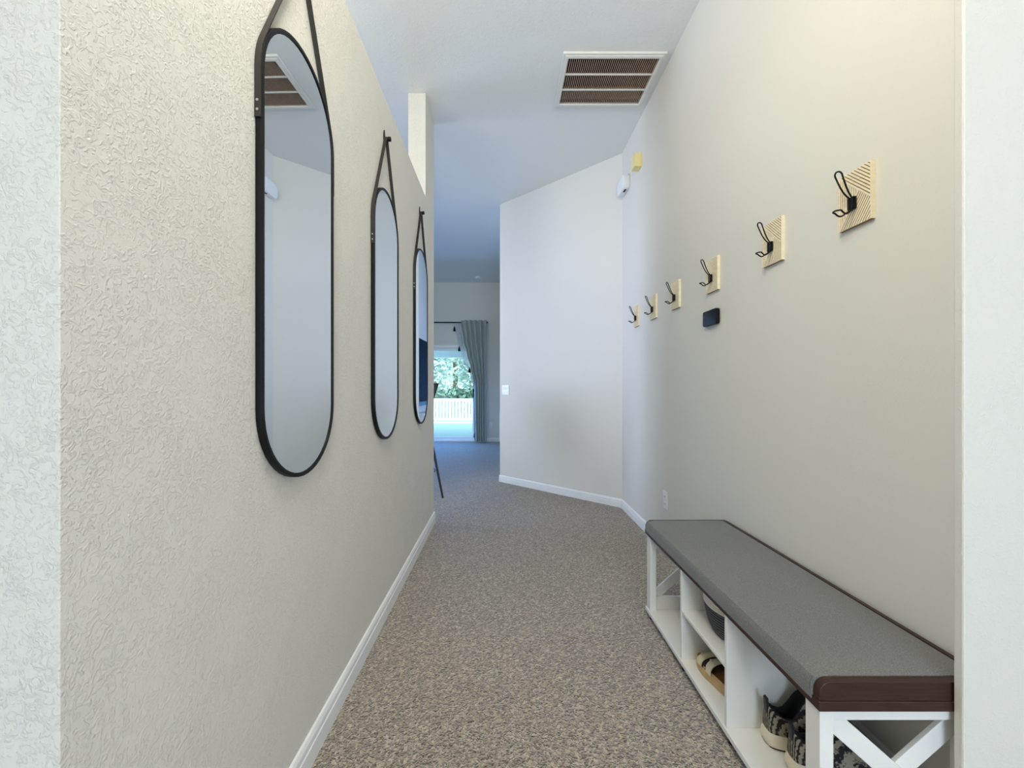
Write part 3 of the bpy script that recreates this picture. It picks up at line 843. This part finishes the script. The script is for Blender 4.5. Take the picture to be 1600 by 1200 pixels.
# cushion
cx0, cx1, cy0, cy1 = BX0 - .0085, BX1 - .0145, BY0 + .0165, BY1 - .0185
def cush(u, v, top):
    return None
cs = MB()
nx_, ny_ = 14, 40
prof_ = []
rings = []
for j in range(ny_ + 1):
    y = cy0 + (cy1 - cy0) * j / ny_
    ring = []
    e = min(1, min(j, ny_ - j) / 1.5)
    zt = .4905 + .0015 * math.sin(y * 14) * e
    ring.append((cx0 + .012, y, .4447)); ring.append((cx0 + .0022, y, .4447)); ring.append((cx0 + .0020, y, .4372)); ring.append((cx0 + .0004, y, .4367))
    ring.append((cx0, y, .452))
    ring.append((cx0 + .001, y, .476))
    ring.append((cx0 + .008, y, .486))
    for i in range(1, nx_):
        t_ = i / nx_
        ring.append((cx0 + .02 + (cx1 - cx0 - .03) * t_, y, zt + .003 * math.sin(math.pi * t_) * e))
    ring.append((cx1 - .002, y, .4885)); ring.append((cx1, y, .48)); ring.append((cx1, y, .4446))
    rings.append(ring)
cs.loft(rings)
cu_ = bpart(cs, 'cushion', M['cushion'], 0, smooth=True)
for yy in (cy0 + .004, cy1 - .004):
    sg = MB().tube([(cx0 + .0005, yy, .452), (cx0 + .0012, yy, .476), (cx0 + .008, yy, .4858)], .0012, 6)
    sg.v = [(x - bo.x, y - bo.y, z) for x, y, z in sg.v]
    sg.build('seam', M['seam'], cu_)

# two-tone basket on the middle shelf
bs = thing('woven_basket', 'round basket, charcoal below and white above, on the bench middle shelf', 'basket', (.917, 1.526, .2515))
MB().lathe([(.118, 0), (.128, .004), (.144, .04), (.152, .08), (.156, .106)], n=48, cap0=True).build('lower_weave', M['basket_dark'], bs, smooth=True)
MB().lathe([(.1563, .106), (.158, .125), (.159, .15), (.157, .154), (.153, .15), (.147, .08), (.123, .008), (0, .007)], n=48, cap0=False).build('upper_weave', M['basket_white'], bs, smooth=True)

# footprints: heel at x=0, toe at x=L, half widths from table
def footprint(L, tab, n=36):
    pts = []
    m_ = len(tab) - 1
    def hw(t):
        k_ = min(int(t * m_), m_ - 1); f_ = t * m_ - k_
        return tab[k_] + (tab[k_ + 1] - tab[k_]) * f_
    for i in range(n):
        a = 2 * math.pi * i / n
        t = .5 - .5 * math.cos(a)
        s = 1 if a <= math.pi else -1
        pts.append((L * t, s * hw(t) * (math.sin(math.acos(max(-1, min(1, 2 * t - 1)))) ** .42 if 0 < t < 1 else 0)))
    return pts
def scaled(pts, k, cx):
    return [(cx + (x - cx) * k, y * k) for x, y in pts]

# tan sandal on the lower shelf, toe to the far side
sa = thing('tan_sandal', 'tan platform sandal with cream buckled straps on the bench lower shelf', 'sandal', (.846, 1.418, ZB1 + .0005), R(98))
LS = .262
fp = footprint(LS, [.034, .036, .036, .040, .047, .048, .042])
MB().loft([[(x, y, z) for x, y in scaled(fp, k, LS * .5)] for k, z in ((.985, 0), (1, .006), (1.0, .036), (.985, .042), (.955, .042), (.94, .036))], cap1=False).build('platform_sole', M['tan'], sa, smooth=True)
MB().loft([[(x, y, .036) for x, y in scaled(fp, .945, LS * .5)], [(x, y, .037) for x, y in scaled(fp, .94, LS * .5)]]).build('footbed', M['cork'], sa)
def strap_arc(xc, w, hgt, hw):
    g = MB(); rr = []
    for i in range(15):
        a = math.pi * i / 14
        y = hw * math.cos(a); z = .03 + hgt * math.sin(a) ** .7
        rr.append([(xc - w / 2, y, z), (xc + w / 2, y, z), (xc + w / 2, y * 1.04, z + .004), (xc - w / 2, y * 1.04, z + .004)])
    return g.loft(rr)
for xc, hw, hg in ((.205, .0475, .034), (.150, .047, .044)):
    s_ = strap_arc(xc, .030, hg, hw).build('strap', M['strap'], sa, bevel=.0008)
    MB().ring([(xc - .013, -.010), (xc + .013, -.010), (xc + .013, .014), (xc - .013, .014)], [(xc - .009, -.006), (xc + .009, -.006), (xc + .009, .010), (xc - .009, .010)], .03 + hg + .003, .03 + hg + .0065).build('buckle', M['strap'], s_, loc=(0, .018, -.002))
strap_arc(.178, .05, .026, .044).build('lining', M['dark_lining'], sa)
hs = MB(); rr = []
for i in range(17):
    a = R(70) + R(220) * i / 16
    x = .03 + .036 * math.cos(a) - .0; y = .035 * math.sin(a)
    rr.append([(x, y, .036), (x * 1.0, y, .075), (x * 1.06, y * 1.06, .075), (x * 1.06, y * 1.06, .036)])
hs.loft(rr).build('heel_cup', M['tan'], sa)

# pair of knit sneakers, heels toward the room
def sneaker(loc, rz, label):
    t = thing('knit_sneaker', label, 'shoe', loc, rz, 'knit sneakers in the near bench cubby')
    LK = .285
    f2 = footprint(LK, [.042, .044, .041, .043, .049, .050, .042])
    MB().loft([[(x, y, z) for x, y in scaled(f2, k, LK * .5)] for k, z in ((.93, 0), (.94, .006))]).build('outsole', M['outsole'], t)
    MB().loft([[(x, y, z) for x, y in scaled(f2, k, LK * .5)] for k, z in ((.965, .006), (1.0, .014), (.995, .034), (.965, .047))]).build('midsole', M['sole'], t, smooth=True)
    base = scaled(f2, .955, LK * .5)
    # collar outline: an oval over the heel half
    collar = []
    n = len(base)
    for i in range(n):
        a = 2 * math.pi * i / n
        x = .073 - .062 * math.cos(a); y = .029 * math.sin(a)
        u = (x - .011) / .124
        z = .122 - .030 * math.sin(math.pi * min(1, u * 1.25)) + (.045 * max(0, u - .5) / .5)
        collar.append((x, y, z))
    rings = []
    for j in range(9):
        s = j / 8
        ez = 1 - (1 - s) ** 1.7
        rings.append([(bx + (c_[0] - bx) * s, by + (c_[1] - by) * (s ** 1.6), .042 + (c_[2] - .042) * ez) for (bx, by), c_ in zip(base, collar)])
    MB().loft(rings, cap0=True, cap1=False).build('upper', M['knit'], t, smooth=True)
    inn = [[(x, y, z + .001) for x, y, z in collar], [(.073 + (x - .073) * .9, y * .88, z + .002) for x, y, z in collar], [(.073 + (x - .073) * .88, y * .86, .06) for x, y, z in collar]]
    MB().loft(inn, cap0=False, cap1=True).build('lining', M['black_knit'], t, smooth=True)
    MB().prism([(.008, .095), (.016, .094), (.012, .145), (.004, .142)], -.009, .009, 'y').build('heel_tab', M['black_knit'], t, bevel=.002)
    tg = MB().grid(lambda u, v: (.118 + .028 * v ** .8 * (1) - .012 * (1 - v), (u - .5) * .054, .19 - .075 * v - .02 * (2 * u - 1) ** 2), 8, 8).build('tongue', M['black_knit'], t, smooth=True, fixn=False)
    s3 = tg.modifiers.new('thick', 'SOLIDIFY'); s3.thickness = .007
    lc = MB()
    for k in range(4):
        x = .150 + k * .018; z = .120 - k * .015
        lc.tube([(x, -.026, z - .008), (x + .003, 0, z + .004), (x, .026, z - .008)], .0024, 6)
    lc.build('laces', M['black_knit'], t, smooth=True)
    return t
sneaker((.822, 1.298, ZB1 + .0005), R(-4), 'striped grey knit sneaker with off-white sole, farther one in near bench cubby')
sneaker((.830, 1.196, ZB1 + .0005), R(-3), 'striped grey knit sneaker with off-white sole, nearer one behind the bench post')
